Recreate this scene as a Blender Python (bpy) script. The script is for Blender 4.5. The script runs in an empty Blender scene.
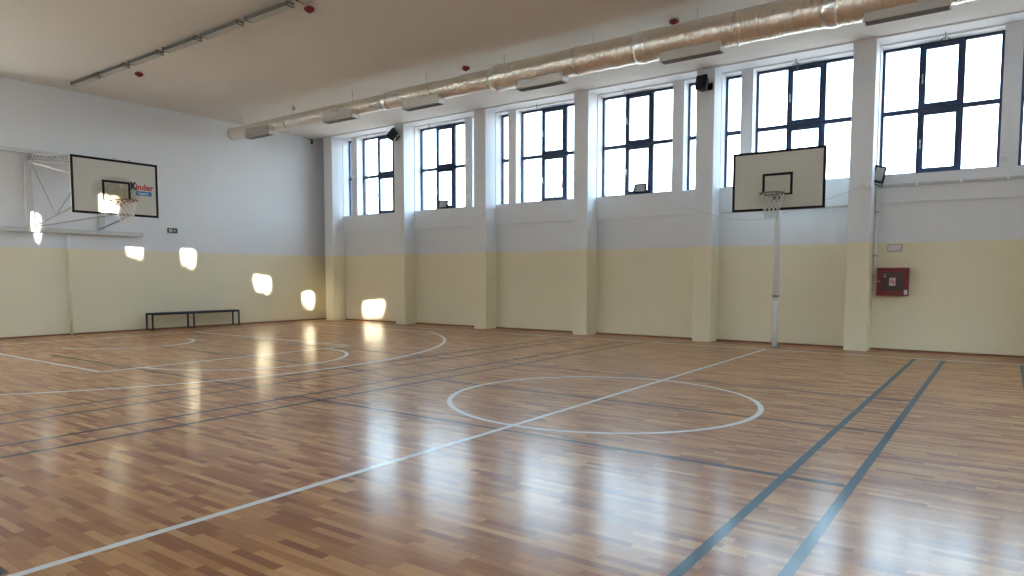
import bpy, bmesh, math, random
from mathutils import Vector, Matrix
random.seed(7)
scene = bpy.context.scene
C = scene.collection
PI = math.pi

# ------------------------------------------------------------------ materials
def new_mat(name):
    m = bpy.data.materials.new(name); m.use_nodes = True
    nt = m.node_tree; b = nt.nodes['Principled BSDF']
    return m, nt, b
def simple(name, col, rough=0.6, metal=0.0, noise=0.0, scale=8.0, bump=0.0, spec=0.5):
    m, nt, b = new_mat(name)
    b.inputs['Roughness'].default_value = rough
    b.inputs['Metallic'].default_value = metal
    b.inputs['Specular IOR Level'].default_value = spec
    tc = nt.nodes.new('ShaderNodeTexCoord')
    no = nt.nodes.new('ShaderNodeTexNoise'); no.inputs['Scale'].default_value = scale
    no.inputs['Detail'].default_value = 4
    nt.links.new(tc.outputs['Object'], no.inputs['Vector'])
    mx = nt.nodes.new('ShaderNodeMix'); mx.data_type = 'RGBA'
    c = Vector(col)
    mx.inputs['A'].default_value = (*(c * (1 - noise)), 1)
    mx.inputs['B'].default_value = (*[min(1, v * (1 + noise)) for v in c], 1)
    nt.links.new(no.outputs['Fac'], mx.inputs['Factor'])
    nt.links.new(mx.outputs['Result'], b.inputs['Base Color'])
    if bump:
        bp = nt.nodes.new('ShaderNodeBump'); bp.inputs['Strength'].default_value = bump
        bp.inputs['Distance'].default_value = 0.01
        nt.links.new(no.outputs['Fac'], bp.inputs['Height'])
        nt.links.new(bp.outputs['Normal'], b.inputs['Normal'])
    return m
def mth(nt, op, a, b=None, c=None):
    n = nt.nodes.new('ShaderNodeMath'); n.operation = op
    for i, v in enumerate((a, b, c)):
        if v is None: continue
        if isinstance(v, (int, float)): n.inputs[i].default_value = v
        else: nt.links.new(v, n.inputs[i])
    return n.outputs[0]

PAINT_Z = 2.106
def wall_paint():
    m, nt, b = new_mat('two_tone_wall_paint')
    g = nt.nodes.new('ShaderNodeNewGeometry')
    s = nt.nodes.new('ShaderNodeSeparateXYZ'); nt.links.new(g.outputs['Position'], s.inputs[0])
    no = nt.nodes.new('ShaderNodeTexNoise'); no.inputs['Scale'].default_value = 1.3; no.inputs['Detail'].default_value = 5
    nt.links.new(g.outputs['Position'], no.inputs['Vector'])
    edge = mth(nt, 'GREATER_THAN', s.outputs['Z'], PAINT_Z)
    def tone(a, bcol):
        x = nt.nodes.new('ShaderNodeMix'); x.data_type = 'RGBA'
        x.inputs['A'].default_value = (*a, 1); x.inputs['B'].default_value = (*bcol, 1)
        nt.links.new(no.outputs['Fac'], x.inputs['Factor']); return x.outputs['Result']
    low = tone((0.85, 0.77, 0.56), (0.89, 0.81, 0.60))
    up = tone((0.79, 0.805, 0.83), (0.83, 0.845, 0.87))
    mx = nt.nodes.new('ShaderNodeMix'); mx.data_type = 'RGBA'
    nt.links.new(edge, mx.inputs['Factor']); nt.links.new(low, mx.inputs['A']); nt.links.new(up, mx.inputs['B'])
    nt.links.new(mx.outputs['Result'], b.inputs['Base Color'])
    b.inputs['Roughness'].default_value = 0.62
    b.inputs['Specular IOR Level'].default_value = 0.3
    fine = nt.nodes.new('ShaderNodeTexNoise'); fine.inputs['Scale'].default_value = 60
    nt.links.new(g.outputs['Position'], fine.inputs['Vector'])
    bp = nt.nodes.new('ShaderNodeBump'); bp.inputs['Strength'].default_value = 0.12; bp.inputs['Distance'].default_value = 0.003
    nt.links.new(fine.outputs['Fac'], bp.inputs['Height']); nt.links.new(bp.outputs['Normal'], b.inputs['Normal'])
    return m

FLOOR_ROUGH = 0.175
def parquet():
    m, nt, b = new_mat('sports_parquet')
    g = nt.nodes.new('ShaderNodeNewGeometry')
    s = nt.nodes.new('ShaderNodeSeparateXYZ'); nt.links.new(g.outputs['Position'], s.inputs[0])
    X, Y = s.outputs['X'], s.outputs['Y']
    W, Lg = 0.056, 0.37
    row = mth(nt, 'FLOOR', mth(nt, 'DIVIDE', Y, W))
    wn = nt.nodes.new('ShaderNodeTexWhiteNoise'); wn.noise_dimensions = '1D'
    nt.links.new(row, wn.inputs['W'])
    xs = mth(nt, 'ADD', mth(nt, 'DIVIDE', X, Lg), mth(nt, 'MULTIPLY', wn.outputs['Value'], 7.3))
    cell = mth(nt, 'FLOOR', xs)
    cb = nt.nodes.new('ShaderNodeCombineXYZ'); nt.links.new(row, cb.inputs[0]); nt.links.new(cell, cb.inputs[1])
    w2 = nt.nodes.new('ShaderNodeTexWhiteNoise'); w2.noise_dimensions = '2D'
    nt.links.new(cb.outputs[0], w2.inputs['Vector'])
    ramp = nt.nodes.new('ShaderNodeValToRGB'); cr = ramp.color_ramp
    cols = [(0.0, (0.25, 0.090, 0.038)), (0.2, (0.345, 0.138, 0.056)), (0.5, (0.43, 0.190, 0.078)), (0.8, (0.50, 0.240, 0.098)), (1.0, (0.58, 0.315, 0.135))]
    cr.elements[0].position = 0; cr.elements[0].color = (*cols[0][1], 1)
    cr.elements[1].position = 1; cr.elements[1].color = (*cols[-1][1], 1)
    for p, c in cols[1:-1]:
        e = cr.elements.new(p); e.color = (*c, 1)
    nt.links.new(w2.outputs['Value'], ramp.inputs['Fac'])
    # grain stretched along the planks
    sc = nt.nodes.new('ShaderNodeCombineXYZ')
    nt.links.new(mth(nt, 'MULTIPLY', X, 3.0), sc.inputs[0]); nt.links.new(mth(nt, 'MULTIPLY', Y, 90.0), sc.inputs[1])
    nt.links.new(mth(nt, 'MULTIPLY', w2.outputs['Value'], 50.0), sc.inputs[2])
    gr = nt.nodes.new('ShaderNodeTexNoise'); gr.inputs['Scale'].default_value = 1.0; gr.inputs['Detail'].default_value = 3
    nt.links.new(sc.outputs[0], gr.inputs['Vector'])
    hsv = nt.nodes.new('ShaderNodeHueSaturation')
    nt.links.new(ramp.outputs['Color'], hsv.inputs['Color'])
    nt.links.new(mth(nt, 'ADD', 0.80, mth(nt, 'MULTIPLY', gr.outputs['Fac'], 0.4)), hsv.inputs['Value'])
    # joints
    fy = mth(nt, 'FRACT', mth(nt, 'DIVIDE', Y, W)); fx = mth(nt, 'FRACT', xs)
    gap = mth(nt, 'MAXIMUM', mth(nt, 'LESS_THAN', fy, 0.03), mth(nt, 'LESS_THAN', fx, 0.004))
    mx = nt.nodes.new('ShaderNodeMix'); mx.data_type = 'RGBA'
    nt.links.new(mth(nt, 'MULTIPLY', gap, 0.55), mx.inputs['Factor'])
    nt.links.new(hsv.outputs['Color'], mx.inputs['A']); mx.inputs['B'].default_value = (0.06, 0.03, 0.015, 1)
    nt.links.new(mx.outputs['Result'], b.inputs['Base Color'])
    varnish(nt, b, g, w2.outputs['Value'])
    return m
def varnish(nt, b, g, cellval=None):
    """the lacquer coat on floor boards and on the painted lines"""
    b.inputs['Roughness'].default_value = 0.5
    b.inputs['Specular IOR Level'].default_value = 0.06
    b.inputs['Coat Weight'].default_value = 0.6
    b.inputs['Coat IOR'].default_value = 1.5
    no = nt.nodes.new('ShaderNodeTexNoise'); no.inputs['Scale'].default_value = 0.8; no.inputs['Detail'].default_value = 4
    nt.links.new(g.outputs['Position'], no.inputs['Vector'])
    r = mth(nt, 'ADD', FLOOR_ROUGH - 0.03, mth(nt, 'MULTIPLY', no.outputs['Fac'], 0.08))
    nt.links.new(r, b.inputs['Coat Roughness'])
    n2 = nt.nodes.new('ShaderNodeTexNoise'); n2.inputs['Scale'].default_value = 5.0; n2.inputs['Detail'].default_value = 2
    nt.links.new(g.outputs['Position'], n2.inputs['Vector'])
    bp = nt.nodes.new('ShaderNodeBump'); bp.inputs['Strength'].default_value = 0.12; bp.inputs['Distance'].default_value = 0.01
    nt.links.new(n2.outputs['Fac'], bp.inputs['Height'])
    nt.links.new(bp.outputs['Normal'], b.inputs['Coat Normal'])
def line_paint(name, col):
    m, nt, b = new_mat(name)
    g = nt.nodes.new('ShaderNodeNewGeometry')
    no = nt.nodes.new('ShaderNodeTexNoise'); no.inputs['Scale'].default_value = 12
    nt.links.new(g.outputs['Position'], no.inputs['Vector'])
    mx = nt.nodes.new('ShaderNodeMix'); mx.data_type = 'RGBA'
    mx.inputs['A'].default_value = (*[v * 0.88 for v in col], 1); mx.inputs['B'].default_value = (*col, 1)
    nt.links.new(no.outputs['Fac'], mx.inputs['Factor']); nt.links.new(mx.outputs['Result'], b.inputs['Base Color'])
    varnish(nt, b, g)
    return m
def glass_mat():
    m = bpy.data.materials.new('window_glass'); m.use_nodes = True
    nt = m.node_tree; nt.nodes.clear()
    o = nt.nodes.new('ShaderNodeOutputMaterial'); mx = nt.nodes.new('ShaderNodeMixShader')
    t = nt.nodes.new('ShaderNodeBsdfTransparent'); t.inputs[0].default_value = (0.94, 0.97, 0.97, 1)
    gl = nt.nodes.new('ShaderNodeBsdfGlossy'); gl.inputs['Roughness'].default_value = 0.02
    g = nt.nodes.new('ShaderNodeNewGeometry'); dp = nt.nodes.new('ShaderNodeVectorMath'); dp.operation = 'DOT_PRODUCT'
    nt.links.new(g.outputs['Incoming'], dp.inputs[0]); nt.links.new(g.outputs['Normal'], dp.inputs[1])
    fr = mth(nt, 'ADD', 0.04, mth(nt, 'MULTIPLY', 0.9, mth(nt, 'POWER', mth(nt, 'SUBTRACT', 1.0, mth(nt, 'ABSOLUTE', dp.outputs['Value'])), 5.0)))
    nt.links.new(fr, mx.inputs[0]); nt.links.new(t.outputs[0], mx.inputs[1]); nt.links.new(gl.outputs[0], mx.inputs[2])
    nt.links.new(mx.outputs[0], o.inputs[0])
    return m
def foil_mat(name, col, rough, bstr):
    m, nt, b = new_mat(name)
    b.inputs['Metallic'].default_value = 0.9; b.inputs['Roughness'].default_value = rough
    b.inputs['Base Color'].default_value = (*col, 1)
    tc = nt.nodes.new('ShaderNodeTexCoord')
    mp = nt.nodes.new('ShaderNodeMapping'); mp.inputs['Scale'].default_value = (20, 3, 3)
    nt.links.new(tc.outputs['Object'], mp.inputs[0])
    v = nt.nodes.new('ShaderNodeTexVoronoi'); v.inputs['Scale'].default_value = 1.6
    nt.links.new(mp.outputs[0], v.inputs['Vector'])
    n = nt.nodes.new('ShaderNodeTexNoise'); n.inputs['Scale'].default_value = 1.2; n.inputs['Detail'].default_value = 5
    nt.links.new(mp.outputs[0], n.inputs['Vector'])
    h = mth(nt, 'ADD', v.outputs['Distance'], mth(nt, 'MULTIPLY', n.outputs['Fac'], 1.2))
    bp = nt.nodes.new('ShaderNodeBump'); bp.inputs['Strength'].default_value = bstr; bp.inputs['Distance'].default_value = 0.02
    nt.links.new(h, bp.inputs['Height']); nt.links.new(bp.outputs['Normal'], b.inputs['Normal'])
    return m
def board_mat():
    """old cream backboard paint with brown ball scuffs around the ring"""
    m, nt, b = new_mat('scuffed_backboard_paint')
    tc = nt.nodes.new('ShaderNodeTexCoord')
    s = nt.nodes.new('ShaderNodeSeparateXYZ'); nt.links.new(tc.outputs['Object'], s.inputs[0])
    n = nt.nodes.new('ShaderNodeTexNoise'); n.inputs['Scale'].default_value = 7; n.inputs['Detail'].default_value = 6
    nt.links.new(tc.outputs['Object'], n.inputs['Vector'])
    d2 = mth(nt, 'ADD', mth(nt, 'POWER', mth(nt, 'DIVIDE', s.outputs['X'], 0.55), 2.0), mth(nt, 'POWER', mth(nt, 'DIVIDE', mth(nt, 'SUBTRACT', s.outputs['Z'], 0.5), 0.38), 2.0))
    fall = mth(nt, 'MAXIMUM', mth(nt, 'SUBTRACT', 1.0, d2), 0.0)
    f = mth(nt, 'MULTIPLY', fall, mth(nt, 'MULTIPLY', n.outputs['Fac'], SCUFF))
    mx = nt.nodes.new('ShaderNodeMix'); mx.data_type = 'RGBA'; mx.clamp_factor = True
    nt.links.new(f, mx.inputs['Factor'])
    mx.inputs['A'].default_value = (0.64, 0.62, 0.55, 1); mx.inputs['B'].default_value = (0.33, 0.29, 0.19, 1)
    nt.links.new(mx.outputs['Result'], b.inputs['Base Color'])
    b.inputs['Roughness'].default_value = 0.5
    return m

M = {}
M['wall'] = wall_paint()
M['ceiling'] = simple('ceiling_paint', (0.76, 0.74, 0.70), 0.85, noise=0.02, scale=0.8)
M['trimwhite'] = simple('window_reveal_paint', (0.74, 0.74, 0.74), 0.6, noise=0.02)
M['floor'] = parquet()
M['white_line'] = line_paint('white_line_paint', (0.78, 0.78, 0.76))
M['dark_line'] = line_paint('dark_line_paint', (0.035, 0.03, 0.032))
M['blue_line'] = line_paint('petrol_blue_line_paint', (0.014, 0.060, 0.085))
M['frame'] = simple('navy_window_frame', (0.014, 0.032, 0.085), 0.35, noise=0.1)
M['glass'] = glass_mat()
M['skirting'] = simple('brown_skirting_wood', (0.24, 0.095, 0.035), 0.45, noise=0.25, scale=5)
M['foil'] = foil_mat('wrinkled_foil_insulation', (0.84, 0.78, 0.70), 0.28, 0.9)
M['tape'] = foil_mat('foil_tape', (0.9, 0.9, 0.9), 0.22, 0.3)
M['galv'] = simple('galvanised_sheet', (0.60, 0.58, 0.54), 0.42, metal=0.75, noise=0.08, scale=20)
M['slot'] = simple('dark_grille', (0.26, 0.25, 0.23), 0.5, metal=0.5, noise=0.1)
M['steel'] = simple('thin_steel_rod', (0.45, 0.45, 0.44), 0.4, metal=0.7)
M['lamp_body'] = simple('lamp_grey_housing', (0.16, 0.155, 0.125), 0.55, noise=0.15)
M['lamp_lens'] = simple('lamp_white_louvre', (0.66, 0.65, 0.58), 0.4, noise=0.05)
M['dark'] = simple('black_plastic', (0.010, 0.010, 0.012), 0.6, noise=0.2, spec=.2)
M['speaker_cloth'] = simple('black_speaker_grille', (0.02, 0.02, 0.024), 0.7, noise=0.4, scale=200, spec=.15)
M['red_cover'] = simple('red_plastic_cover', (0.22, 0.006, 0.012), 0.45, noise=0.05)
M['grey_plastic'] = simple('grey_plastic', (0.42, 0.42, 0.42), 0.5)
M['white_plastic'] = simple('white_plastic', (0.72, 0.72, 0.70), 0.4)
M['flood_face'] = simple('floodlight_face', (0.42, 0.43, 0.42), 0.3, noise=0.12, scale=40)
M['black_paint'] = simple('black_paint', (0.010, 0.010, 0.012), 0.6, noise=0.2, spec=.2)
M['hoop_orange'] = simple('worn_orange_ring', (0.20, 0.085, 0.03), 0.5, noise=0.3, scale=30)
M['ring_dark'] = simple('worn_dark_ring', (0.13, 0.085, 0.05), 0.5, noise=0.4, scale=30)
M['net'] = simple('white_net_cord', (0.8, 0.79, 0.76), 0.8)
M['white_steel'] = simple('white_painted_steel', (0.66, 0.67, 0.66), 0.4, noise=0.05, scale=6)
M['grey_steel'] = simple('grey_painted_steel', (0.34, 0.34, 0.33), 0.45, noise=0.1, scale=10)
SCUFF = 2.2
M['board_worn'] = board_mat()
SCUFF = 0.35
M['board'] = board_mat()
M['pole'] = simple('white_pole_paint', (0.88, 0.88, 0.88), 0.35, noise=0.05, scale=10)
M['hole'] = simple('dark_hole', (0.10, 0.09, 0.08), 0.7)
M['bench_steel'] = simple('black_bench_steel', (0.012, 0.014, 0.014), 0.4)
M['bench_seat'] = simple('dark_bench_seat', (0.035, 0.038, 0.034), 0.5, noise=0.3)
M['cab_red'] = simple('red_cabinet_enamel', (0.20, 0.005, 0.014), 0.35, noise=0.05)
M['cab_glass'] = simple('smoky_cabinet_glass', (0.075, 0.035, 0.04), 0.25, noise=0.15, scale=5)
M['sign_white'] = simple('white_sign_film', (0.75, 0.72, 0.72), 0.5)
M['sign_red'] = simple('red_sign_ink', (0.5, 0.02, 0.05), 0.5)
M['green'] = simple('green_exit_sign', (0.012, 0.10, 0.065), 0.4)
M['logo_red'] = simple('red_lettering', (0.55, 0.015, 0.04), 0.5)
M['logo_black'] = simple('black_lettering', (0.015, 0.015, 0.02), 0.5)
M['logo_blue'] = simple('blue_logo_panel', (0.015, 0.22, 0.48), 0.5)
M['pipe'] = simple('white_pipe_paint', (0.88, 0.88, 0.87), 0.4, noise=0.04)
M['conduit'] = simple('grey_conduit', (0.55, 0.56, 0.57), 0.45, noise=0.08)
M['cable'] = simple('grey_cable', (0.45, 0.45, 0.45), 0.6)
M['wire'] = simple('dark_wire', (0.12, 0.12, 0.12), 0.6)
M['bark'] = simple('grey_bark', (0.13, 0.10, 0.085), 0.9, noise=.2)
M['brick'] = simple('pale_render', (0.42, 0.38, 0.33), 0.9, noise=0.1, scale=2)
M['roof'] = simple('red_brown_roof', (0.20, 0.09, 0.06), 0.8, noise=0.2)

# ------------------------------------------------------------------ mesh helpers
class MB:
    def __init__(s): s.bm = bmesh.new(); s.mats = []
    def mi(s, m):
        if m not in s.mats: s.mats.append(m)
        return s.mats.index(m)
    def box(s, x0, x1, y0, y1, z0, z1, m=None, T=None):
        vs = [Vector((x, y, z)) for x in (x0, x1) for y in (y0, y1) for z in (z0, z1)]
        if T is not None: vs = [T @ v for v in vs]
        v = [s.bm.verts.new(p) for p in vs]
        idx = [(0, 1, 3, 2), (4, 6, 7, 5), (0, 4, 5, 1), (2, 3, 7, 6), (0, 2, 6, 4), (1, 5, 7, 3)]
        for q in idx:
            f = s.bm.faces.new([v[i] for i in q])
            if m: f.material_index = s.mi(m)
        return s
    def prism(s, pts, y0, y1, m=None, T=None):
        """polygon in the xz plane, extruded along y"""
        a = [Vector((p[0], y0, p[1])) for p in pts]; b = [Vector((p[0], y1, p[1])) for p in pts]
        if T is not None: a = [T @ v for v in a]; b = [T @ v for v in b]
        A = [s.bm.verts.new(v) for v in a]; B = [s.bm.verts.new(v) for v in b]
        fs = [s.bm.faces.new(A), s.bm.faces.new(B[::-1])]
        n = len(pts)
        for i in range(n): fs.append(s.bm.faces.new([A[i], B[i], B[(i + 1) % n], A[(i + 1) % n]]))
        if m:
            for f in fs: f.material_index = s.mi(m)
        return s
    def tube(s, pts, r, seg=10, closed=False, m=None, cap=True, rs=None):
        pts = [Vector(p) for p in pts]; n = len(pts); rings = []
        up = None
        for i, p in enumerate(pts):
            if closed: d = pts[(i + 1) % n] - pts[i - 1]
            else: d = pts[min(i + 1, n - 1)] - pts[max(i - 1, 0)]
            d.normalize()
            if up is None:
                up = Vector((0, 0, 1)) if abs(d.z) < 0.9 else Vector((1, 0, 0))
            a = d.cross(up).normalized(); b = a.cross(d).normalized(); up = b
            rr = rs[i] if rs else r
            rings.append([s.bm.verts.new(p + a * math.cos(2 * PI * k / seg) * rr + b * math.sin(2 * PI * k / seg) * rr) for k in range(seg)])
        m_i = s.mi(m) if m else 0
        rng = range(n) if closed else range(n - 1)
        for i in rng:
            A, B = rings[i], rings[(i + 1) % n]
            for k in range(seg):
                f = s.bm.faces.new([A[k], A[(k + 1) % seg], B[(k + 1) % seg], B[k]]); f.smooth = True; f.material_index = m_i
        if not closed and cap:
            f = s.bm.faces.new(rings[0][::-1]); f.material_index = m_i
            f = s.bm.faces.new(rings[-1]); f.material_index = m_i
        return s
    def strip(s, inner, outer, z, closed=False):
        A = [s.bm.verts.new((p[0], p[1], z)) for p in inner]; B = [s.bm.verts.new((p[0], p[1], z)) for p in outer]
        n = len(A)
        for i in (range(n) if closed else range(n - 1)):
            s.bm.faces.new([A[i], B[i], B[(i + 1) % n], A[(i + 1) % n]])
        return s
    def rect(s, x0, x1, y0, y1, z):
        s.bm.faces.new([s.bm.verts.new(p) for p in ((x0, y0, z), (x1, y0, z), (x1, y1, z), (x0, y1, z))]); return s
    def arc(s, cx, cy, R, w, a0, a1, z, n=96, closed=False):
        th = [a0 + (a1 - a0) * i / n for i in range(n if closed else n + 1)]
        return s.strip([(cx + (R - w / 2) * math.cos(t), cy + (R - w / 2) * math.sin(t)) for t in th],
                       [(cx + (R + w / 2) * math.cos(t), cy + (R + w / 2) * math.sin(t)) for t in th], z, closed)
    def build(s, name, mat=None, parent=None, bevel=0.0, label=None, recalc=True, loc=None):
        if recalc: bmesh.ops.recalc_face_normals(s.bm, faces=s.bm.faces)
        me = bpy.data.meshes.new(name); s.bm.to_mesh(me); s.bm.free()
        if s.mats:
            for m in s.mats: me.materials.append(m)
        else: me.materials.append(mat)
        o = bpy.data.objects.new(name, me); C.objects.link(o)
        if parent: o.parent = parent
        if loc: o.location = loc
        if bevel:
            b = o.modifiers.new('bevel', 'BEVEL'); b.width = bevel; b.segments = 2; b.limit_method = 'ANGLE'
        if label: o['label'] = label
        return o
def thing(name, label, cat, loc=(0, 0, 0), rz=0.0, group=None, rot=None):
    o = bpy.data.objects.new(name, None); C.objects.link(o); o.empty_display_size = 0.2
    o.location = loc; o.rotation_euler = rot if rot else (0, 0, rz)
    o['label'] = label; o['category'] = cat
    if group: o['group'] = group
    return o
def tag(o, label, cat, group=None):
    o['label'] = label; o['category'] = cat
    if group: o['group'] = group
    return o
def struct(o, label=None):
    o['kind'] = 'structure'
    if label: o['label'] = label
    return o
def copy_tree(o, parent=None):
    c = o.copy(); C.objects.link(c); c.parent = parent
    for ch in [k for k in bpy.data.objects if k.parent == o]: copy_tree(ch, c)
    return c

# ------------------------------------------------------------------ room layout
LX = 29.54; WY = 16.09; CZ = 5.928; SOF = 5.898
P = [0.87, 4.08, 7.13, 10.27, 13.36, 16.45, 19.54, 22.63, 25.72, 28.81]   # right edges of pillars
PW = 0.40; PD = 0.45; TH = 0.45; ZB = 3.40; ZT = 5.865; GY = 0.29
SIG = 0.985
openings = []      # (x0, x1, wide)
for i in range(9):
    p = P[i]; nl = P[i + 1] - PW
    if i % 2 == 0:
        openings += [(p + 0.01, p + 0.43, False), (p + 0.68, nl - 0.01, True)]
    else:
        openings += [(p + 0.015, p + 1.96, True), (p + 2.23, nl - 0.01, False)]

# the opposite wall has the same bays, its unseen wide windows resized to shape the sun patches
openings_front = []
for i, (a, c, w) in enumerate(openings):
    if w:
        if abs(a - 10.285) < .01: a, c, w = 11.55, 12.32, False
        elif (i // 2) % 2 == 0: pass
        else: c = a + 1.62
    openings_front.append((a, c, w, 5.42 if abs(a - 11.55) < .01 else ZT))
FIX = {14.04: (14.54, 15.90), 20.22: (20.17, 21.77), 26.40: (26.17, 27.85)}
openings_front = [(min(FIX.items(), key=lambda kv: abs(kv[0] - a))[1] + (w, zt)) if w and min(abs(kk - a) for kk in FIX) < .03 else (a, c, w, zt) for (a, c, w, zt) in openings_front]
openings = [o + (ZT,) for o in openings]
openings_end_added = [(1.0 + 3.6 * q, 4.1 + 3.6 * q, True, ZT) for q in range(4)]  # unseen end wall windows, added to brighten the hall
# floor and ceiling
fl = MB().box(-0.3, LX + 0.3, -WY - 0.45, 0.45, -0.2, 0.0).build('floor', M['floor']); struct(fl, 'polished brown strip parquet sports floor')
ce = MB().box(-0.3, LX + 0.3, -WY - 0.45, 0.45, CZ, CZ + 0.25).build('ceiling', M['ceiling']); struct(ce)
# long walls with window openings; side=+1: the wall in the picture, side=-1: the opposite wall
def long_wall(name, T, openings, LX=LX):
    b = MB()
    B = lambda x0, x1, y0, y1, z0, z1: b.box(x0, x1, y0, y1, z0, z1, None, T)
    B(-0.3, LX + 0.3, 0.045, TH, 0, 2.861)                       # panel below the sill beam
    B(-0.3, LX + 0.3, 0.0, TH, 2.861, ZB)                       # sill beam
    B(-0.3, LX + 0.3, 0.0, TH, ZT, CZ)                          # head above the windows
    xs = -0.3
    for (a, c, w, zt) in openings:
        B(xs, a, 0.0, TH, ZB, ZT); xs = c
        if zt < ZT: B(a, c, 0.0, TH, zt, ZT)
    B(xs, LX + 0.3, 0.0, TH, ZB, ZT)
    return b.build(name, M['wall'])
I4 = Matrix.Identity(4)
MIR = Matrix.Translation((0, -WY, 0)) @ Matrix.Diagonal((1, -1, 1, 1))
wb = long_wall('wall_back', I4, openings); struct(wb, 'long wall, white above cream, below the high windows')
wf = long_wall('wall_front', MIR, openings_front); struct(wf)
w = MB().box(-0.3, 0.0, -WY - 0.0, 0.046, 0, CZ).build('wall_left', M['wall']); struct(w)
END = Matrix.Translation((LX, -WY, 0)) @ Matrix(((0, 1, 0, 0), (1, 0, 0, 0), (0, 0, 1, 0), (0, 0, 0, 1)))
w = long_wall('wall_right', END, openings_end_added, WY); struct(w)
# shallow ceiling beam that joins the pillar heads
n_trim = 1
for T in (I4, MIR):
    o = MB().box(0, LX, -PD, 0.0, SOF, CZ, None, T).build('trim_%d' % n_trim, M['wall']); n_trim += 1; struct(o)
    for p in P:
        o = MB().box(p - PW, p, -PD if T is I4 else -.34, 0.046, 0, SOF, None, T).build('trim_%d' % n_trim, M['wall'], bevel=0.006); n_trim += 1; struct(o)
# skirting
bs = MB(); xs = 0.0
for p in P + [LX + PW]:
    bs.prism([(xs, 0), (p - PW, 0), (p - PW, 0.035), (xs, 0.035)], 0.012, 0.046); xs = p
struct(bs.build('baseboard_back', M['skirting']))
struct(MB().box(0, 0.03, -WY, -0.0, 0, 0.035).build('baseboard_left', M['skirting']))

# windows
def window(idx, x0, x1, wide, T, detail=True, top=ZT):
    z0, z1, zt = 3.405, top - .005, 4.624
    fw = 0.05; y0, y1 = GY - 0.03, GY + 0.04
    def bx(b, a, c, e, f, ya=y0, yb=y1): b.box(a, c, ya, yb, e, f, None, T)
    f = MB()
    bx(f, x0, x0 + fw, z0, z1); bx(f, x1 - fw, x1, z0, z1)
    bx(f, x0 + fw, x1 - fw, z1 - fw, z1); bx(f, x0 + fw, x1 - fw, z0, z0 + 0.045)
    cols = [(x0 + fw, x1 - fw)]
    if wide:
        w = x1 - x0
        a0, a1 = x0 + 0.332 * w, x0 + 0.686 * w
        for xm in (a0, a1): bx(f, xm - 0.025, xm + 0.025, z0 + 0.045, z1 - fw)
        cols = [(x0 + fw, a0 - 0.025), (a0 + 0.025, a1 - 0.025), (a1 + 0.025, x1 - fw)]
    for (a, c) in cols: bx(f, a, c, zt - 0.042, zt + 0.042)
    o = f.build('window_%d' % idx, M['frame']); struct(o)
    g = MB()
    for (a, c) in cols:
        bx(g, a, c, z0 + 0.045, zt - 0.042, GY, GY + 0.008); bx(g, a, c, zt + 0.042, z1 - fw, GY, GY + 0.008)
    g.build('glass_pane', M['glass'], o)
    if wide:
        a, c = cols[1]
        for (e, h) in ((z0 + 0.045, zt - 0.042), (zt + 0.042, z1 - fw)):
            s = MB(); sw = 0.068; ya, yb = y0 - 0.03, GY - 0.002
            bx(s, a - 0.012, a + sw, e - 0.01, h + 0.01, ya, yb); bx(s, c - sw, c + 0.012, e - 0.01, h + 0.01, ya, yb)
            bx(s, a + sw, c - sw, e - 0.01, e + sw, ya, yb); bx(s, a + sw, c - sw, h - sw, h + 0.01, ya, yb)
            so = s.build('casement', M['frame'], o)
            if detail:
                k = MB(); zm = e + (h - e) * 0.42
                bx(k, a + 0.004, a + 0.03, zm - 0.035, zm + 0.035, ya - 0.012, ya); bx(k, a + 0.008, a + 0.026, zm - 0.01, zm + 0.13, ya - 0.045, ya - 0.02)
                bx(k, a + 0.008, a + 0.026, zm - 0.01, zm + 0.012, ya - 0.045, ya)
                k.build('handle', M['white_plastic'], so)
    return o
k = 1
for (a, c, w, zt) in openings:
    window(k, a, c, w, I4); k += 1
for (a, c, w, zt) in openings_front:
    window(k, a, c, w, MIR, False, zt); k += 1
for (a, c, w, zt) in openings_end_added:
    window(k, a, c, w, END, False); k += 1

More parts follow.
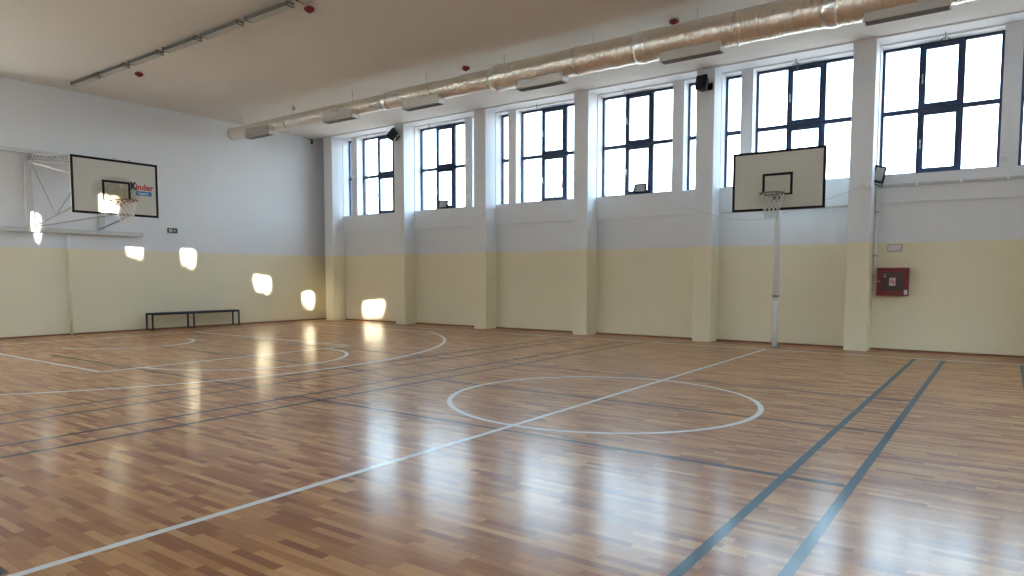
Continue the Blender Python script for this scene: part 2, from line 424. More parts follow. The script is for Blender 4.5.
# ------------------------------------------------------------------ court markings (parts of the floor)
x0c, y0c = 14.77, -8.045
SL, SR = -1.236, 2 * y0c + 1.236            # far and near side line
BLX = 1.62
ZW, ZD, ZL = 0.0016, 0.0008, 0.0012
def mark(name, b, m): return b.build(name, m, fl)
mark('centre_circle', MB().arc(x0c, y0c, 1.775, 0.06, 0, 2 * PI, ZW, 128, True), M['white_line'])
mark('centre_line', MB().rect(x0c - 0.029, x0c + 0.029, SR, SL, ZW + 0.0003), M['white_line'])
mark('side_line', MB().rect(BLX, LX - BLX, SL - 0.03, SL + 0.03, ZW), M['white_line'])
mark('side_line', MB().rect(BLX, LX - BLX, SR - 0.02, SR + 0.02, ZW), M['white_line'])
for sgn in (1, -1):
    X = (lambda x: x) if sgn == 1 else (lambda x: LX - x)
    def rc(b, xa, xb, ya, yb, z): return b.rect(min(X(xa), X(xb)), max(X(xa), X(xb)), ya, yb, z)
    mark('end_line', rc(MB(), BLX - 0.03, BLX + 0.03, SR, SL, ZW + 0.0006), M['white_line'])
    bx_ = 3.22; R3 = 6.84; hy = 6.05
    a = math.acos(math.sqrt(max(0, 1 - (hy / R3) ** 2)))
    tp = MB(); aa = math.asin(hy / R3)
    if sgn == 1: tp.arc(bx_, y0c, R3, 0.065, -aa, aa, ZW)
    else: tp.arc(LX - bx_, y0c, R3, 0.05, PI - aa, PI + aa, ZW)
    xe = bx_ + R3 * math.cos(aa)
    rc(tp, BLX, xe, y0c + hy - 0.025, y0c + hy + 0.025, ZW); rc(tp, BLX, xe, y0c - hy - 0.025, y0c - hy + 0.025, ZW)
    mark('three_point_line', tp, M['white_line'])
    FT = 7.59; ky = 2.42
    key = MB(); rc(key, FT - 0.035, FT + 0.035, y0c - ky, y0c + ky, ZW + 0.0003)
    for yy in (-ky, ky): rc(key, BLX, FT - 0.025, y0c + yy - 0.035, y0c + yy + 0.035, ZW)
    mark('key_outline', key, M['white_line'])
    c_ = MB().arc(X(FT), y0c, 1.775, 0.065, *((-PI / 2, PI / 2) if sgn == 1 else (PI / 2, 3 * PI / 2)), ZW)
    mark('free_throw_circle', c_, M['white_line'])
    nc = MB().arc(X(bx_ + 0.05), y0c, 1.28, 0.07, *((-PI / 2, PI / 2) if sgn == 1 else (PI / 2, 3 * PI / 2)), ZW)
    mark('no_charge_semicircle', nc, M['white_line'])
for x, w in ((10.19, .065), (10.69, .065), (11.73, .065), (12.17, .065)):
    mark('cross_line', MB().rect(x - w / 2, x + w / 2, SR, SL - 0.03, ZL), M['dark_line'])
for x, w in ((17.344, .062), (17.778, .062), (18.86, .062), (19.35, .062)):
    mark('blue_cross_line', MB().rect(x - w / 2, x + w / 2, SR, SL - 0.03, ZL), M['blue_line'])
for yy, xa, xb in ((-10.03, 11.73, 17.75), (-8.06, 12.17, 17.75), (-6.07, 12.17, 17.75), (-9.97, 4.5, 10.67), (-8.03, 4.5, 10.67), (-6.09, 4.5, 10.67)):
    mark('lengthwise_line', MB().rect(xa, xb, yy - 0.03, yy + 0.03, ZD), M['dark_line'])
mark('lengthwise_line', MB().rect(13.5, 14.71, -14.03, -13.93, ZD), M['dark_line'])

# ------------------------------------------------------------------ ventilation duct
DY, DZ = -3.7, 5.49
duct = thing('ventilation_duct', 'long foil-wrapped round ventilation duct hung below the ceiling along the windows', 'duct', (0, DY, DZ))
segs = [(0.55, 6.85, .17), (6.85, 10.0, .20), (10.0, 13.25, .25), (13.25, 16.35, .265), (16.35, 27.5, .285)]
def wavy_tube(xa, xb, r, seed):
    rnd = random.Random(seed); n = max(8, int((xb - xa) / 0.11)); b = MB()
    seg = 28; rings = []
    ph = [rnd.random() * 6.28 for _ in range(4)]
    for i in range(n + 1):
        x = xa + (xb - xa) * i / n
        rr = r * (1 + 0.012 * math.sin(x * 7 + ph[0]) + 0.010 * math.sin(x * 17 + ph[1]))
        rings.append([b.bm.verts.new((x, rr * (1 + 0.01 * rnd.uniform(-1, 1)) * math.cos(2 * PI * k / seg), rr * (1 + 0.01 * rnd.uniform(-1, 1)) * math.sin(2 * PI * k / seg))) for k in range(seg)])
    for i in range(n):
        for k in range(seg):
            f = b.bm.faces.new([rings[i][k], rings[i][(k + 1) % seg], rings[i + 1][(k + 1) % seg], rings[i + 1][k]]); f.smooth = True
    b.bm.faces.new(rings[0][::-1]); b.bm.faces.new(rings[-1])
    return b
for i, (xa, xb, r) in enumerate(segs):
    wavy_tube(xa, xb, r, i).build('duct_section', M['foil'], duct)
    if i:
        pr = segs[i - 1][2]
        MB().tube([(xa - 0.16, 0, 0), (xa - 0.1, 0, 0), (xa - 0.02, 0, 0), (xa + 0.05, 0, 0)], r, 28, rs=[pr + 0.006, pr + 0.02, r + 0.012, r + 0.006]).build('duct_collar', M['tape'], duct)
MB().tube([(0.52, 0, 0), (0.58, 0, 0)], .176, 28).build('end_cap', M['galv'], duct)
for x in (3.1, 5.2, 8.3, 11.9, 14.9, 17.9, 21, 24):
    r = [s[2] for s in segs if s[0] <= x < s[1]][0]
    MB().tube([(x - .02, 0, 0), (x + .02, 0, 0)], r + .012, 28).build('tape_band', M['tape'], duct)
for xa in (1.40, 4.70, 7.45, 10.58, 13.60, 16.76, 19.9, 23.0):
    L_ = 1.06
    b = MB(); zb = -0.30
    r_ = [s[2] for s in segs if s[0] <= xa < s[1]][0]; zb = -(r_ + .115)
    zb = max(zb, -.36) if r_ > .18 else -.25
    b.box(xa, xa + L_, -0.17, 0.03, zb, 0.0)
    b.box(xa - 0.012, xa + L_ + 0.012, -0.182, 0.042, zb, zb + 0.02)
    d = b.build('air_diffuser', M['galv'], duct)
    g = MB().box(xa + 0.015, xa + L_ - 0.015, -0.155, 0.015, zb - 0.006, zb + 0.002)
    for q in range(4): g.box(xa + 0.02, xa + L_ - 0.02, -0.14 + q * 0.04, -0.132 + q * 0.04, zb - 0.014, zb - 0.004)
    g.build('grille', M['slot'], d)
for x in (1.0, 3.3, 5.6, 8.0, 10.15, 12.2, 14.2, 16.6, 19.2, 22.0, 25.0):
    for yy in (-0.0,):
        r = [s[2] for s in segs if s[0] <= x < s[1]][0]
        MB().tube([(x, yy, r - 0.01), (x, yy, CZ - DZ)], 0.006, 6).build('hanger_rod', M['steel'], duct)

# ------------------------------------------------------------------ ceiling lamps
LY = -7.93
lamp_x = [(0.90, 2.05), (2.22, 3.40), (3.58, 4.81), (4.99, 6.19), (6.37, 7.52), (7.76, 8.94), (9.17, 10.36)]
lamp0 = thing('ceiling_lamp', 'x', 'lamp')
b = MB(); HL = 0.575
pr = [(-0.075, 0.0), (0.075, 0.0), (0.05, 0.055), (-0.05, 0.055)]
RZ = Matrix.Rotation(PI / 2, 4, 'Z')
b.prism(pr, -HL, HL, None, RZ)
for sx in (-1, 1): b.box(sx * HL - 0.01, sx * HL + 0.01, -0.08, 0.08, -0.02, 0.06)
b.box(-HL, HL, -0.079, -0.07, -0.02, 0.0)
b.build('housing', M['lamp_body'], lamp0, bevel=0.003)
g = MB().box(-HL + .02, HL - .02, -0.068, 0.068, -0.003, 0.001).box(-HL + .012, HL - .012, 0.068, 0.09, -0.024, 0.004)
for q in range(20): g.box(-HL + 0.03 + q * 0.0615, -HL + 0.034 + q * 0.0615, -0.068, 0.068, -0.018, -0.002)
g.build('louvre', M['lamp_lens'], lamp0)
for yy in (-.03, .03): MB().tube([(-HL + .03, yy, -0.01), (HL - .03, yy, -0.01)], 0.008, 8).build('tube', M['white_plastic'], lamp0)
for sx in (-.4, .4): MB().tube([(sx, 0, .05), (sx, 0, CZ - 5.85)], 0.01, 6).build('bracket', M['steel'], lamp0)
order = ['nearest the end wall', 'second from the end wall', 'third from the end wall', 'fourth from the end wall', 'fifth from the end wall', 'sixth from the end wall', 'cut off by the top edge of the photo']
for i, (xa, xb) in enumerate(lamp_x):
    o = lamp0 if i == 0 else copy_tree(lamp0)
    o.location = ((xa + xb) / 2, LY, 5.85)
    o['label'] = 'unlit fluorescent ceiling lamp in the row, ' + order[i]
    o['group'] = 'row of fluorescent ceiling lamps'

# ------------------------------------------------------------------ detectors
def detector(x, y, label, col='red_cover', r=0.075):
    t = thing('smoke_detector', label, 'smoke detector', (x, y, CZ), group='detectors on the ceiling' if col == 'red_cover' else None)
    MB().tube([(0, 0, -0.03), (0, 0, 0)], r * .7, 20).build('base', M['grey_plastic'], t)
    MB().tube([(0, 0, -0.105), (0, 0, -0.095), (0, 0, -0.06), (0, 0, -0.03), (0, 0, -0.02)], r, 20, rs=[r * .15, r * .35, r * .98, r * 1.05, r * .9]).build('cover', M[col], t)
detector(2.88, -7.42, 'small red-capped detector on the ceiling below the second lamp of the row', r=.085)
detector(8.97, -7.58, 'red-capped ceiling detector near the top edge of the photo, right of the lamp row', r=.085)
detector(9.02, -3.55, 'red-capped ceiling detector just above the middle of the foil duct', r=.085)
detector(13.7, -3.5, 'red-capped ceiling detector above the duct near the top of the photo, rightmost of all', r=.085)
detector(3.05, -3.5, 'small grey detector on the ceiling above the far end of the duct', 'grey_plastic', .05)

# ------------------------------------------------------------------ speakers
def speaker(x, y, z, rz, tilt, label, k=1.0, flip=False):
    t = thing('wall_speaker', label, 'speaker', (x, y, z), rot=(tilt, 0, rz), group='black wall speakers on pillars')
    t.scale = (k, k, k)
    pts = [(-.115, -.16), (.115, -.16), (.13, -.1), (.13, .1), (.115, .16), (-.115, .16), (-.13, .1), (-.13, -.1)]
    b = MB(); A = [b.bm.verts.new((p[0], -.11, p[1])) for p in pts]; B = [b.bm.verts.new((p[0] * .55, .09, p[1] * .8)) for p in pts]
    b.bm.faces.new(A); b.bm.faces.new(B[::-1])
    for i in range(8): b.bm.faces.new([A[i], B[i], B[(i + 1) % 8], A[(i + 1) % 8]])
    b.build('cabinet', M['dark'], t, bevel=.006)
    MB().prism([(p[0] * .93, p[1] * .93) for p in pts], -.122, -.108).build('grille', M['speaker_cloth'], t, bevel=.004)
    MB().tube([(.06, .08, 0), (.09, .12, 0), (.09, .17, 0)], .014, 8).box(.04, .14, .14, .18, -.07, .07).build('bracket', M['dark'], t)
speaker(13.17, -0.62, 5.55, math.radians(-4), math.radians(-12), 'black wall speaker high on the fifth pillar, right of the middle windows')
speaker(3.80, -0.62, 5.58, math.radians(-30), math.radians(-38), 'black wall speaker high on the pillar beside the leftmost wide window', 1.05)

# dome camera in the far corner
t = thing('security_camera', 'tiny black camera under the ceiling in the far left corner', 'camera', (0.12, -0.62, 5.80))
MB().tube([(-.12, 0, .08), (0, 0, .06), (0, 0, .0)], .016, 8).build('bracket', M['dark'], t)
MB().tube([(0, 0, .02), (.02, -.02, -.02), (.05, -.05, -.07)], .03, 10).build('housing', M['dark'], t)

# floodlights
def flood(x, y, z, rot, label, s=1.0, w=.16, h=.12):
    t = thing('floodlight', label, 'floodlight', (x, y, z), rot=rot, group='small floodlights by the windows')
    w, h = w * s, h * s
    b = MB()
    b.box(-w, w, -.01, .03, h - .032, h); b.box(-w, w, -.01, .03, -h, -h + .032)
    b.box(-w, -w + .03, -.01, .03, -h + .032, h - .032); b.box(w - .03, w, -.01, .03, -h + .032, h - .032)
    b.box(-w + .03, w - .03, .02, .05, -h + .03, h - .03)
    b.build('housing', M['dark'], t, bevel=.004)
    MB().box(-w + .03, w - .03, .0, .02, -h + .032, h - .032).build('front_glass', M['flood_face'], t)
    MB().tube([(-w - .01, .015, 0), (-w - .01, .05, -h - .03), (w + .01, .05, -h - .03), (w + .01, .015, 0)], .009, 6).build('bracket', M['dark'], t)
flood(5.12, .10, 3.55, (math.radians(-14), 0, math.radians(6)), 'small floodlight standing on the sill of the second wide window')
flood(11.39, .10, 3.55, (math.radians(-14), 0, math.radians(6)), 'small floodlight standing on the sill of the fourth wide window', .95)
flood(16.52, -.12, 3.42, (math.radians(-10), math.radians(15), math.radians(20)), 'tilted floodlight at the foot of the big right window, above a junction box', 1, .105, .165)

# ------------------------------------------------------------------ text helper
def text_mesh(name, s, size, mat, parent, T, depth=.004, bold=0.0):
    cu = bpy.data.curves.new(name, 'FONT'); cu.body = s; cu.size = size; cu.extrude = depth / 2; cu.offset = bold
    o = bpy.data.objects.new(name + '_tmp', cu); C.objects.link(o)
    bpy.context.view_layer.update()
    me = bpy.data.meshes.new_from_object(o.evaluated_get(bpy.context.evaluated_depsgraph_get()))
    bpy.data.objects.remove(o)
    me.materials.clear(); me.materials.append(mat); me.transform(T)
    r = bpy.data.objects.new(name, me); C.objects.link(r); r.parent = parent
    return r
TXZ = Matrix.Rotation(PI / 2, 4, 'X')     # text in the xz plane facing -y

# ------------------------------------------------------------------ basketball hoops
# local frame: board face at y = 0 looking to -y, x to the right, z = 0 the board's lower edge
def hoop_front(t, board_m, ring_m, net_top, worn=False):
    bo = MB().box(-.9, .9, 0, .03, 0, 1.2).build('backboard', board_m, t, bevel=.003)
    f = MB(); w = .05; y = -.004
    f.box(-.9, .9, y, 0, 0, w); f.box(-.9, .9, y, 0, 1.2 - w, 1.2); f.box(-.9, -.9 + w, y, 0, w, 1.2 - w); f.box(.9 - w, .9, y, 0, w, 1.2 - w)
    f.build('border_line', M['black_paint'], bo)
    f = MB(); a, z0, z1, w = .295, .30, .745, .05
    f.box(-a, a, y, 0, z0, z0 + w * .7); f.box(-a, a, y, 0, z1 - w, z1); f.box(-a, -a + w, y, 0, z0 + w * .7, z1 - w); f.box(a - w, a, y, 0, z0 + w * .7, z1 - w)
    f.build('target_square', M['black_paint'], bo)
    # ring
    rz, rc = .30, -.385; n = 40; R = .2295
    MB().tube([(R * math.cos(2 * PI * i / n), rc + R * math.sin(2 * PI * i / n), rz) for i in range(n)], .014, 10, closed=True).build('ring', ring_m, t)
    MB().box(-.10, .10, -.012, -.004, rz - .10, rz + .03).prism([(-.09, rz - .01), (.09, rz - .01), (.09, rz + .006), (-.09, rz + .006)], -.16, -.004) \
        .tube([(-.06, -.012, rz - .09), (-.1, -.18, rz - .012)], .008, 6).tube([(.06, -.012, rz - .09), (.1, -.18, rz - .012)], .008, 6).build('ring_bracket', ring_m, t)
    # net: 12 hooks, diamond mesh narrowing to the bottom
    b = MB(); rows = 6; N = 12
    def pt(i, j):
        k = j / rows
        r = R * (1 - .48 * k ** .8) + .004 * math.sin(i * 2.1 + j)
        th = 2 * PI * (i + .5 * (j % 2)) / N
        return (r * math.cos(th), rc + r * math.sin(th), rz - .47 * k - .01 + .012 * math.sin(i * 1.7 + j * 2.3) * k)
    for j in range(rows):
        for i in range(N):
            p = pt(i, j)
            q1 = pt(i, j + 1) ; q2 = pt(i - 1 if j % 2 == 0 else i + 1, j + 1)
            for q in (q1, q2): b.tube([p, q], .0062, 4, cap=False)
    for i in range(N): b.tube([pt(i, rows), tuple(Vector(pt(i, rows)) + Vector((0, 0, -.035)))], .0045, 4)
    b.build('net', M['net'], t)
    return bo

# training hoop on the long wall, carried by a round pole
hz = 2.775
h1 = thing('basketball_hoop', 'cream backboard with black border on a tall white pole before the window wall', 'basketball hoop', (14.787, -.735, hz))
hoop_front(h1, M['board'], M['ring_dark'], 0)
pb = MB().tube([(0, .10, .95 - hz), (0, .10, 1.05)], .053, 20)
pole = pb.build('pole', M['pole'], h1)
MB().tube([(0, .10, .012 - hz), (0, .10, .93 - hz), (0, .10, .955 - hz)], .062, 20, rs=[.06, .06, .056]).build('pole_sleeve', M['pole'], h1)
MB().tube([(0, .10, -hz), (0, .10, .012 - hz)], .078, 24).build('floor_flange', M['grey_steel'], h1)
b = MB().tube([(0, .10, 1.02 - hz), (0, .10, 1.07 - hz)], .06, 20)
b.tube([(-.075, .10, 1.045 - hz), (.075, .10, 1.045 - hz)], .016, 8)
b.build('clamp', M['grey_steel'], h1)
for z in (1.28, 1.47, 2.25, 2.5): MB().tube([(0, .049, z - hz), (0, .056, z - hz)], .012, 10).build('bolt_hole', M['hole'], h1)
MB().box(-.35, .35, .031, .055, .15, .20).box(-.35, .35, .031, .055, .9, .95).box(-.06, .06, .031, .10, .1, 1.0).build('mounting_bracket', M['grey_steel'], h1)

# hoop on the end wall, carried by a steel frame and long arms; local -y is world +x
h2x = 2.75; h2y = -7.93; h2z = 2.765
h2 = thing('basketball_hoop', 'scuffed backboard with red and blue lettering on steel arms from the left wall', 'basketball hoop', (h2x, h2y, h2z), PI / 2)
# with rz=+90deg: local x -> world y, local y -> world -x
bo2 = hoop_front(h2, M['board_worn'], M['hoop_orange'], 0)
ink = text_mesh('lettering', 'K', .215, M['logo_black'], bo2, Matrix.Translation((.30, -.0045, .60)) @ TXZ @ Matrix.Diagonal((.8, 1, 1, 1)), bold=.012)
text_mesh('lettering', 'inder', .195, M['logo_red'], bo2, Matrix.Translation((.405, -.0045, .60)) @ TXZ @ Matrix.Diagonal((.95, 1, 1, 1)), bold=.0035)
lp = MB().prism([(.42, .475), (.74, .475), (.755, .49), (.755, .555), (.74, .57), (.42, .57), (.405, .555), (.405, .49)], -.006, -.001).build('logo_panel', M['logo_blue'], bo2)
text_mesh('lettering', '+sport', .085, M['sign_white'], bo2, Matrix.Translation((.45, -.0075, .497)) @ TXZ, bold=.002)
D = h2x
def tb(name, pts, r, m='white_steel', seg=8): return MB().tube(pts, r, seg).build(name, M[m], h2)
zl = lambda z: z - h2z
yc = h2y
# wall frame (world y -> local x = y - h2y; world x -> local y = D - x)
Y = lambda y: y - h2y
fr = MB()
fr.box(Y(-11.6), Y(-6.55), D - .14, D, zl(4.27), zl(4.36))
fr.box(Y(-8.74), Y(-8.60), D - .12, D, zl(2.58), zl(4.27))
fr.box(Y(-7.16), Y(-7.02), D - .07, D, zl(2.58), zl(4.27))
fr.build('wall_frame', M['white_steel'], h2)
MB().box(Y(-11.6), Y(-6.1), D - .12, D, zl(2.47), zl(2.575)).build('wall_rail', M['white_steel'], h2)
MB().tube([(Y(-7.87), D - .035, zl(.0)), (Y(-7.87), D - .035, zl(2.47))], .035, 12).build('wall_post', M['wall'], h2)
bk = .05
for s_, ya in ((-1, Y(-8.66)), (1, Y(-7.10))):
    # lattice top arm
    top = [(ya, D - .08, zl(4.27)), (s_ * .62, bk + .1, zl(3.95))]
    bot = [(ya, D - .08, zl(4.13)), (s_ * .62, bk + .1, zl(3.82))]
    a = MB(); a.tube(top, .02, 8); a.tube(bot, .02, 8)
    n = 30
    for i in range(n):
        f0, f1 = i / n, (i + 1) / n
        p = Vector(top[0]).lerp(Vector(top[1]), f0 if i % 2 == 0 else f1); q = Vector(bot[0]).lerp(Vector(bot[1]), f1 if i % 2 == 0 else f0)
        a.tube([p, q], .012, 5)
    a.build('lattice_arm', M['grey_steel'], h2)
    tb('lower_arm', [(ya + s_ * -.08, D - .1, zl(2.60)), (s_ * .70, bk + .06, zl(2.98))], .020, 'grey_steel')
    tb('strut', [(ya, D - .1, zl(4.10)), (s_ * .72, bk + .06, zl(3.55))], .024)
    tb('board_brace', [Vector((ya + s_ * -.08, D - .1, zl(2.60))).lerp(Vector((s_ * .70, bk + .06, zl(2.98))), .5), (s_ * .7, bk + .06, zl(3.45))], .014, 'grey_steel')
    tb('tie_rod', [(ya, D - .08, zl(4.25)), Vector((ya + s_ * -.08, D - .1, zl(2.60))).lerp(Vector((s_ * .70, bk + .06, zl(2.98))), .5)], .008, 'grey_steel', 6)
tb('cross_brace', [(Y(-8.52), D - .1, zl(2.60)), (.62, bk + .35, zl(2.93))], .016, 'grey_steel')
f = MB()
for xx in (-.7, .7): f.box(xx - .03, xx + .03, .031, .08, .05, 1.2)
for zz in (.2, .62, 1.05): f.box(-.7, .7, .031, .07, zz - .025, zz + .025)
f.build('board_frame', M['grey_steel'], h2)
for xx in (-.05, .12, .2, .3): pass
tb('top_hook', [(-.02, .05, 1.19), (-.02, .05, 1.235), (.05, .05, 1.235)], .008, 'grey_steel', 6)
tb('top_hook', [(.3, .05, 1.19), (.3, .05, 1.235), (.36, .05, 1.235)], .008, 'grey_steel', 6)

# ------------------------------------------------------------------ bench
bn = thing('bench', 'long low black steel bench standing against the cream end wall', 'bench', (.25, -4.76, 0))
ys = [-6.10, -4.95, -3.56]
MB().box(-.17, .17, ys[0] + 4.76, ys[2] + 4.76, .435, .46).build('seat', M['bench_seat'], bn, bevel=.003)
for y in ys:
    q = y + 4.76; q = min(max(q, ys[0] + 4.78), ys[2] + 4.74)
    for x in (-.155, .155): MB().box(x - .016, x + .016, q - .018, q + .018, .018, .435).build('leg', M['bench_steel'], bn)
    MB().box(-.17, .17, q - .016, q + .016, 0, .018).build('foot_rail', M['bench_steel'], bn)
for x in (-.155, .155): MB().box(x - .014, x + .014, ys[0] + 4.80, ys[2] + 4.72, .405, .434).build('side_rail', M['bench_steel'], bn)

# ------------------------------------------------------------------ exit sign on the end wall (local frame like the hoop)
ex = thing('exit_sign', 'small green emergency exit sign on the white end wall, right of the backboard', 'sign', (0, -5.265, 2.615), PI / 2)
bo = MB().box(-.135, .135, -.03, 0, 0, .135).build('sign_body', M['green'], ex, bevel=.003)
pic = MB().box(-.10, -.02, -.033, -.03, .025, .11)
pic.build('doorway_symbol', M['sign_white'], bo)
rm = MB()   # running figure
rm.tube([(-.058, -.034, .095), (-.058, -.036, .095)], .008, 10)
rm.prism([(-.066, .083), (-.052, .085), (-.05, .06), (-.062, .058)], -.0355, -.033)
rm.prism([(-.062, .06), (-.052, .06), (-.038, .04), (-.045, .035)], -.0355, -.033)
rm.prism([(-.064, .06), (-.056, .06), (-.068, .035), (-.088, .035), (-.086, .042), (-.073, .043)], -.0355, -.033)
rm.prism([(-.052, .082), (-.034, .07), (-.037, .065), (-.052, .073)], -.0355, -.033)
rm.prism([(-.066, .082), (-.082, .07), (-.078, .065), (-.064, .074)], -.0355, -.033)
rm.build('running_figure', M['green'], bo)
MB().prism([(.0, .06), (.05, .06), (.05, .04), (.09, .0675), (.05, .095), (.05, .075), (.0, .075)], -.033, -.03).build('arrow', M['sign_white'], bo)

# ------------------------------------------------------------------ fire hose cabinet, plate
fc = thing('fire_hose_cabinet', 'red fire hose cabinet on the cream wall below the big right window', 'fire cabinet', (16.82, .045, 1.08))
MB().box(-.265, .265, -.16, 0, 0, .53).build('body', M['cab_red'], fc, bevel=.004)
dr = MB()
dr.box(-.27, .27, -.182, -.162, -.004, .085); dr.box(-.27, .27, -.182, -.162, .45, .534)
dr.box(-.27, -.20, -.182, -.162, .085, .45); dr.box(.19, .27, -.182, -.162, .085, .45)
do = dr.build('door', M['cab_red'], fc, bevel=.002)
MB().box(-.20, .19, -.176, -.166, .085, .45).build('door_glass', M['cab_glass'], do)
MB().tube([(-.235, -.182, .27), (-.235, -.20, .27)], .014, 12).box(-.25, -.22, -.206, -.198, .262, .278).build('lock', M['white_plastic'], do)
sg = MB().box(-.055, .05, -.179, -.1765, .19, .34).build('hose_pictogram', M['sign_white'], do)
MB().box(-.047, .042, -.181, -.179, .20, .33).build('pictogram_field', M['sign_white'], sg)
hb = MB(); n = 20
hb.tube([(-.005 + .027 * math.cos(2 * PI * i / n), -.182, .265 + .027 * math.sin(2 * PI * i / n)) for i in range(n)], .009, 6, closed=True)
hb.prism([(.018, .262), (.036, .262), (.036, .21), (.018, .21)], -.184, -.181); hb.prism([(-.035, .31), (-.01, .325), (.005, .31), (-.015, .30)], -.184, -.181)
hb.build('hose_symbol', M['sign_red'], sg)
MB().box(.20, .255, -.1845, -.182, .02, .11).build('paper_label', M['sign_white'], do)
MB().tube([(-.135, -.172, .39), (-.135, -.182, .35)], .02, 12).box(-.19, -.07, -.18, -.1765, .41, .415).build('key_holder', M['grey_plastic'], do)

em = thing('emergency_light', 'small white rectangular wall unit above the red fire hose cabinet', 'wall light', (16.82, .045, 1.93))
MB().box(-.125, .125, -.03, 0, 0, .14).build('back_plate', M['grey_plastic'], em, bevel=.004)
MB().box(-.11, .11, -.05, -.028, .012, .128).build('diffuser', M['sign_white'], em, bevel=.01)

# ------------------------------------------------------------------ pipes
pp = thing('water_pipe', 'white vertical pipe beside the pillar running down to the red cabinet', 'pipe', (16.49, .0, 1.50))
MB().tube([(0, 0, 0), (0, 0, 1.66)], .034, 14).build('riser', M['pipe'], pp)
MB().tube([(0, 0, .03), (0, 0, .0), (.02, 0, -.02), (.06, 0, -.02)], .042, 14).build('elbow', M['pipe'], pp)
for z in (.35, 1.2): MB().tube([(0, 0, z - .012), (0, 0, z + .012)], .04, 14).build('pipe_clip', M['grey_plastic'], pp)
cd = thing('cable_conduit', 'grey cable conduit running along the wall just under the big right window sill', 'conduit', (16.44, -.03, 3.19))
MB().box(.06, 2.64, -.02, .029, -.02, .028).build('trunking', M['conduit'], cd, bevel=.003)
MB().tube([(-.005, 0, -.08), (-.005, 0, -1.72)], .012, 8).build('vertical_conduit', M['conduit'], cd)
for x in (.7, 1.4, 2.1): MB().box(x, x + .03, -.026, .029, -.026, .034).build('clip', M['pipe'], cd)
jb = MB().box(-.06, .06, -.045, .045, -.06, .05).build('junction_box', M['pipe'], None, bevel=.01, loc=(16.40, -.50, 3.20))
tag(jb, 'pale junction box at the pillar edge under the tilted floodlight', 'junction box')
jb2 = MB().box(-.05, .05, -.03, .0, -.04, .04).build('junction_box', M['white_plastic'], None, bevel=.006, loc=(18.47, -.002, 3.53))
tag(jb2, 'small white box at the lower right corner of the big right window', 'junction box')

def cat_pts(a, b, sag, n=14):
    a, b = Vector(a), Vector(b)
    return [a.lerp(b, i / n) - Vector((0, 0, sag * 4 * (i / n) * (1 - i / n))) for i in range(n + 1)]
c1 = MB().tube(cat_pts((12.46, -.01, 3.08), (13.0, -.47, 2.90), .02, 5)[:-1] + cat_pts((13.0, -.47, 2.90), (13.36, -.47, 2.79), 0.01, 3)[:-1] + cat_pts((13.36, -.47, 2.79), (14.71, -.57, 2.66), .09), .0035, 6).build('cable', M['cable'])
tag(c1, 'thin slack cable running from the fifth pillar to the pole of the hoop', 'cable')
c2 = MB().tube(cat_pts((14.86, -.57, 2.72), (16.34, -.50, 3.18), .02), .0035, 6).build('cable', M['cable'])
tag(c2, 'thin cable rising from the pole of the hoop to the junction box on the pillar', 'cable')
# bare wire ends that hang from the soffit above the wide windows
def wire(x, loop, label):
    y = -.12; pts = [(x, y, SOF)]
    pts += [(x + .004, y, SOF - .1)]
    if loop:
        for i in range(13):
            a = PI / 2 + 2 * PI * i / 12
            pts.append((x + .06 * math.cos(a), y, SOF - .15 + .065 * math.sin(a)))
        pts.append((x + .03, y, SOF - .27))
    else: pts.append((x + .002, y, SOF - .24))
    o = MB().tube(pts, .007, 6).build('hanging_wire', M['wire'])
    tag(o, label, 'wire', 'bare wires above the windows')
wire(2.15, False, 'short bare wire hanging above the leftmost wide window')
wire(4.80, True, 'looped bare wire hanging above the second wide window')
wire(8.55, False, 'short bare wire hanging above the third wide window')
wire(11.05, False, 'short bare wire hanging above the fourth wide window')
wire(14.93, True, 'looped bare wire hanging above the window behind the pole-mounted backboard')
wire(17.52, True, 'looped bare wire hanging above the big rightmost window')

# ------------------------------------------------------------------ the building across the yard, which shades the lower part of the low sun
nb = thing('sun_shading_building', 'long low building across the yard behind the photographer', 'building', (0, -36, 0))
RH = 11.58
b = MB(); r = MB()
for xa, xb, h in ((-5, 43.3, 10.8), (43.3, 46.3, 11.35), (46.3, 75, RH)):
    b.box(xa, xb, -8, 0, -1.0, h - .6); r.box(xa, xb, -8.4, .4, h - .6, h)
b.build('wall', M['brick'], nb); r.build('roof', M['roof'], nb)
sun_block = thing('sun_shading_building', 'added unseen block that keeps the sun off the right end windows', 'building', (60, -15, 0))  # added only to stop low sun entering the right end windows
MB().box(0, 8, -20.5, 22, -1.0, 11.6).build('wall', M['brick'], sun_block)
MB().box(-.4, 8.4, -20.9, 22.4, 11.6, 12.5).build('roof', M['roof'], sun_block)

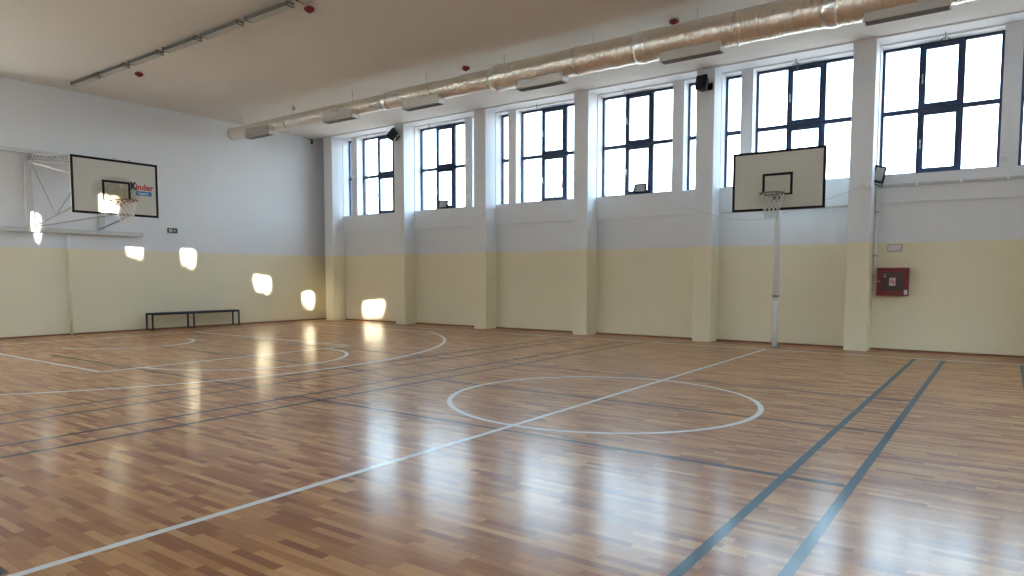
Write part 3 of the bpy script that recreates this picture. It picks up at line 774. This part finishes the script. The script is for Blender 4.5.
# bare trees outside, whose twigs show against the white sky
def bare_tree(x, y, h, seed, label):
    t = thing('bare_tree', label, 'tree', (x, y, -.6), group='bare trees outside the windows')
    rnd = random.Random(seed); tr = MB(); br = MB()
    tr.tube([(0, 0, 0), (.05, .03, h * .25), (-.04, .02, h * .5), (.02, 0, h * .62)], .1, 8, rs=[.13, .10, .075, .06])
    def grow(p, d, L, r, k):
        q = p + d * L; m_ = (p + q) / 2 + Vector((rnd.uniform(-1, 1), rnd.uniform(-1, 1), rnd.uniform(0, 1))) * L * .06
        br.tube([p, m_, q], r, 5, rs=[r, r * .8, r * .6], cap=False)
        if k:
            for _ in range(3):
                nd = (d + Vector((rnd.uniform(-1, 1), rnd.uniform(-1, 1), rnd.uniform(-.3, .8))) * .62).normalized()
                grow(p.lerp(q, rnd.uniform(.55, 1)), nd, L * rnd.uniform(.6, .8), r * .6, k - 1)
    for i in range(7):
        a = i * 2.4; z = h * (.38 + .035 * i)
        grow(Vector((0, 0, z)), Vector((math.cos(a), math.sin(a), 1.2)).normalized(), h * .22, .04, 3)
    tr.build('trunk', M['bark'], t); br.build('branches', M['bark'], t)
bare_tree(-.2, 12, 9.6, 3, 'bare tree faintly seen through the third wide window')
bare_tree(17.6, 12, 6.4, 5, 'bare tree whose twigs show low in the big right window')

# ------------------------------------------------------------------ light
sd = Vector((-1, .655, -.2063)).normalized()
su = bpy.data.lights.new('sun', 'SUN'); su.energy = 60; su.angle = math.radians(.55); su.color = (1.0, .92, .80)
so = bpy.data.objects.new('sun', su); C.objects.link(so)
so.rotation_euler = sd.to_track_quat('-Z', 'Y').to_euler(); so.location = (40, -40, 20)
w = bpy.data.worlds.new('sky'); scene.world = w; w.use_nodes = True
nt = w.node_tree; bg = nt.nodes['Background']
tc = nt.nodes.new('ShaderNodeTexCoord'); sp = nt.nodes.new('ShaderNodeSeparateXYZ')
nt.links.new(tc.outputs['Generated'], sp.inputs[0])
rp = nt.nodes.new('ShaderNodeValToRGB'); cr = rp.color_ramp
cr.elements[0].position = 0.0; cr.elements[0].color = (.16, .15, .14, 1)
cr.elements[1].position = 1.0; cr.elements[1].color = (.42, .66, 1.0, 1)
for p_, c_ in ((.47, (.24, .23, .22)), (.52, (.80, .91, 1.0)), (.65, (.60, .81, 1.0))):
    e = cr.elements.new(p_); e.color = (*c_, 1)
mr = nt.nodes.new('ShaderNodeMapRange'); mr.inputs['From Min'].default_value = -1; mr.inputs['From Max'].default_value = 1
nt.links.new(sp.outputs['Z'], mr.inputs['Value']); nt.links.new(mr.outputs[0], rp.inputs[0]); nt.links.new(rp.outputs[0], bg.inputs[0])
bg.inputs[1].default_value = 4.6

# ------------------------------------------------------------------ camera
yaw, pitch, roll, fpx = -0.624, -0.068, 0.001, 683.5
f = Vector((math.sin(yaw) * math.cos(pitch), math.cos(yaw) * math.cos(pitch), math.sin(pitch)))
r0 = Vector((math.cos(yaw), -math.sin(yaw), 0)); u0 = r0.cross(f)
r = math.cos(roll) * r0 + math.sin(roll) * u0; u = -math.sin(roll) * r0 + math.cos(roll) * u0
cam = bpy.data.cameras.new('camera'); co = bpy.data.objects.new('camera', cam); C.objects.link(co)
mw = Matrix((r, u, -f)).transposed().to_4x4(); mw.translation = Vector((18.581, -15.129, 1.441)); co.matrix_world = mw
cam.sensor_width = 36; cam.lens = fpx / 1024 * 36; cam.shift_y = 34.9 / 1024; cam.clip_end = 300; cam.clip_start = .05
scene.camera = co
vs = scene.view_settings
vs.view_transform = 'Standard'; vs.look = 'None'; vs.gamma = 1.0; vs.use_curve_mapping = False
vs.exposure = 1.5
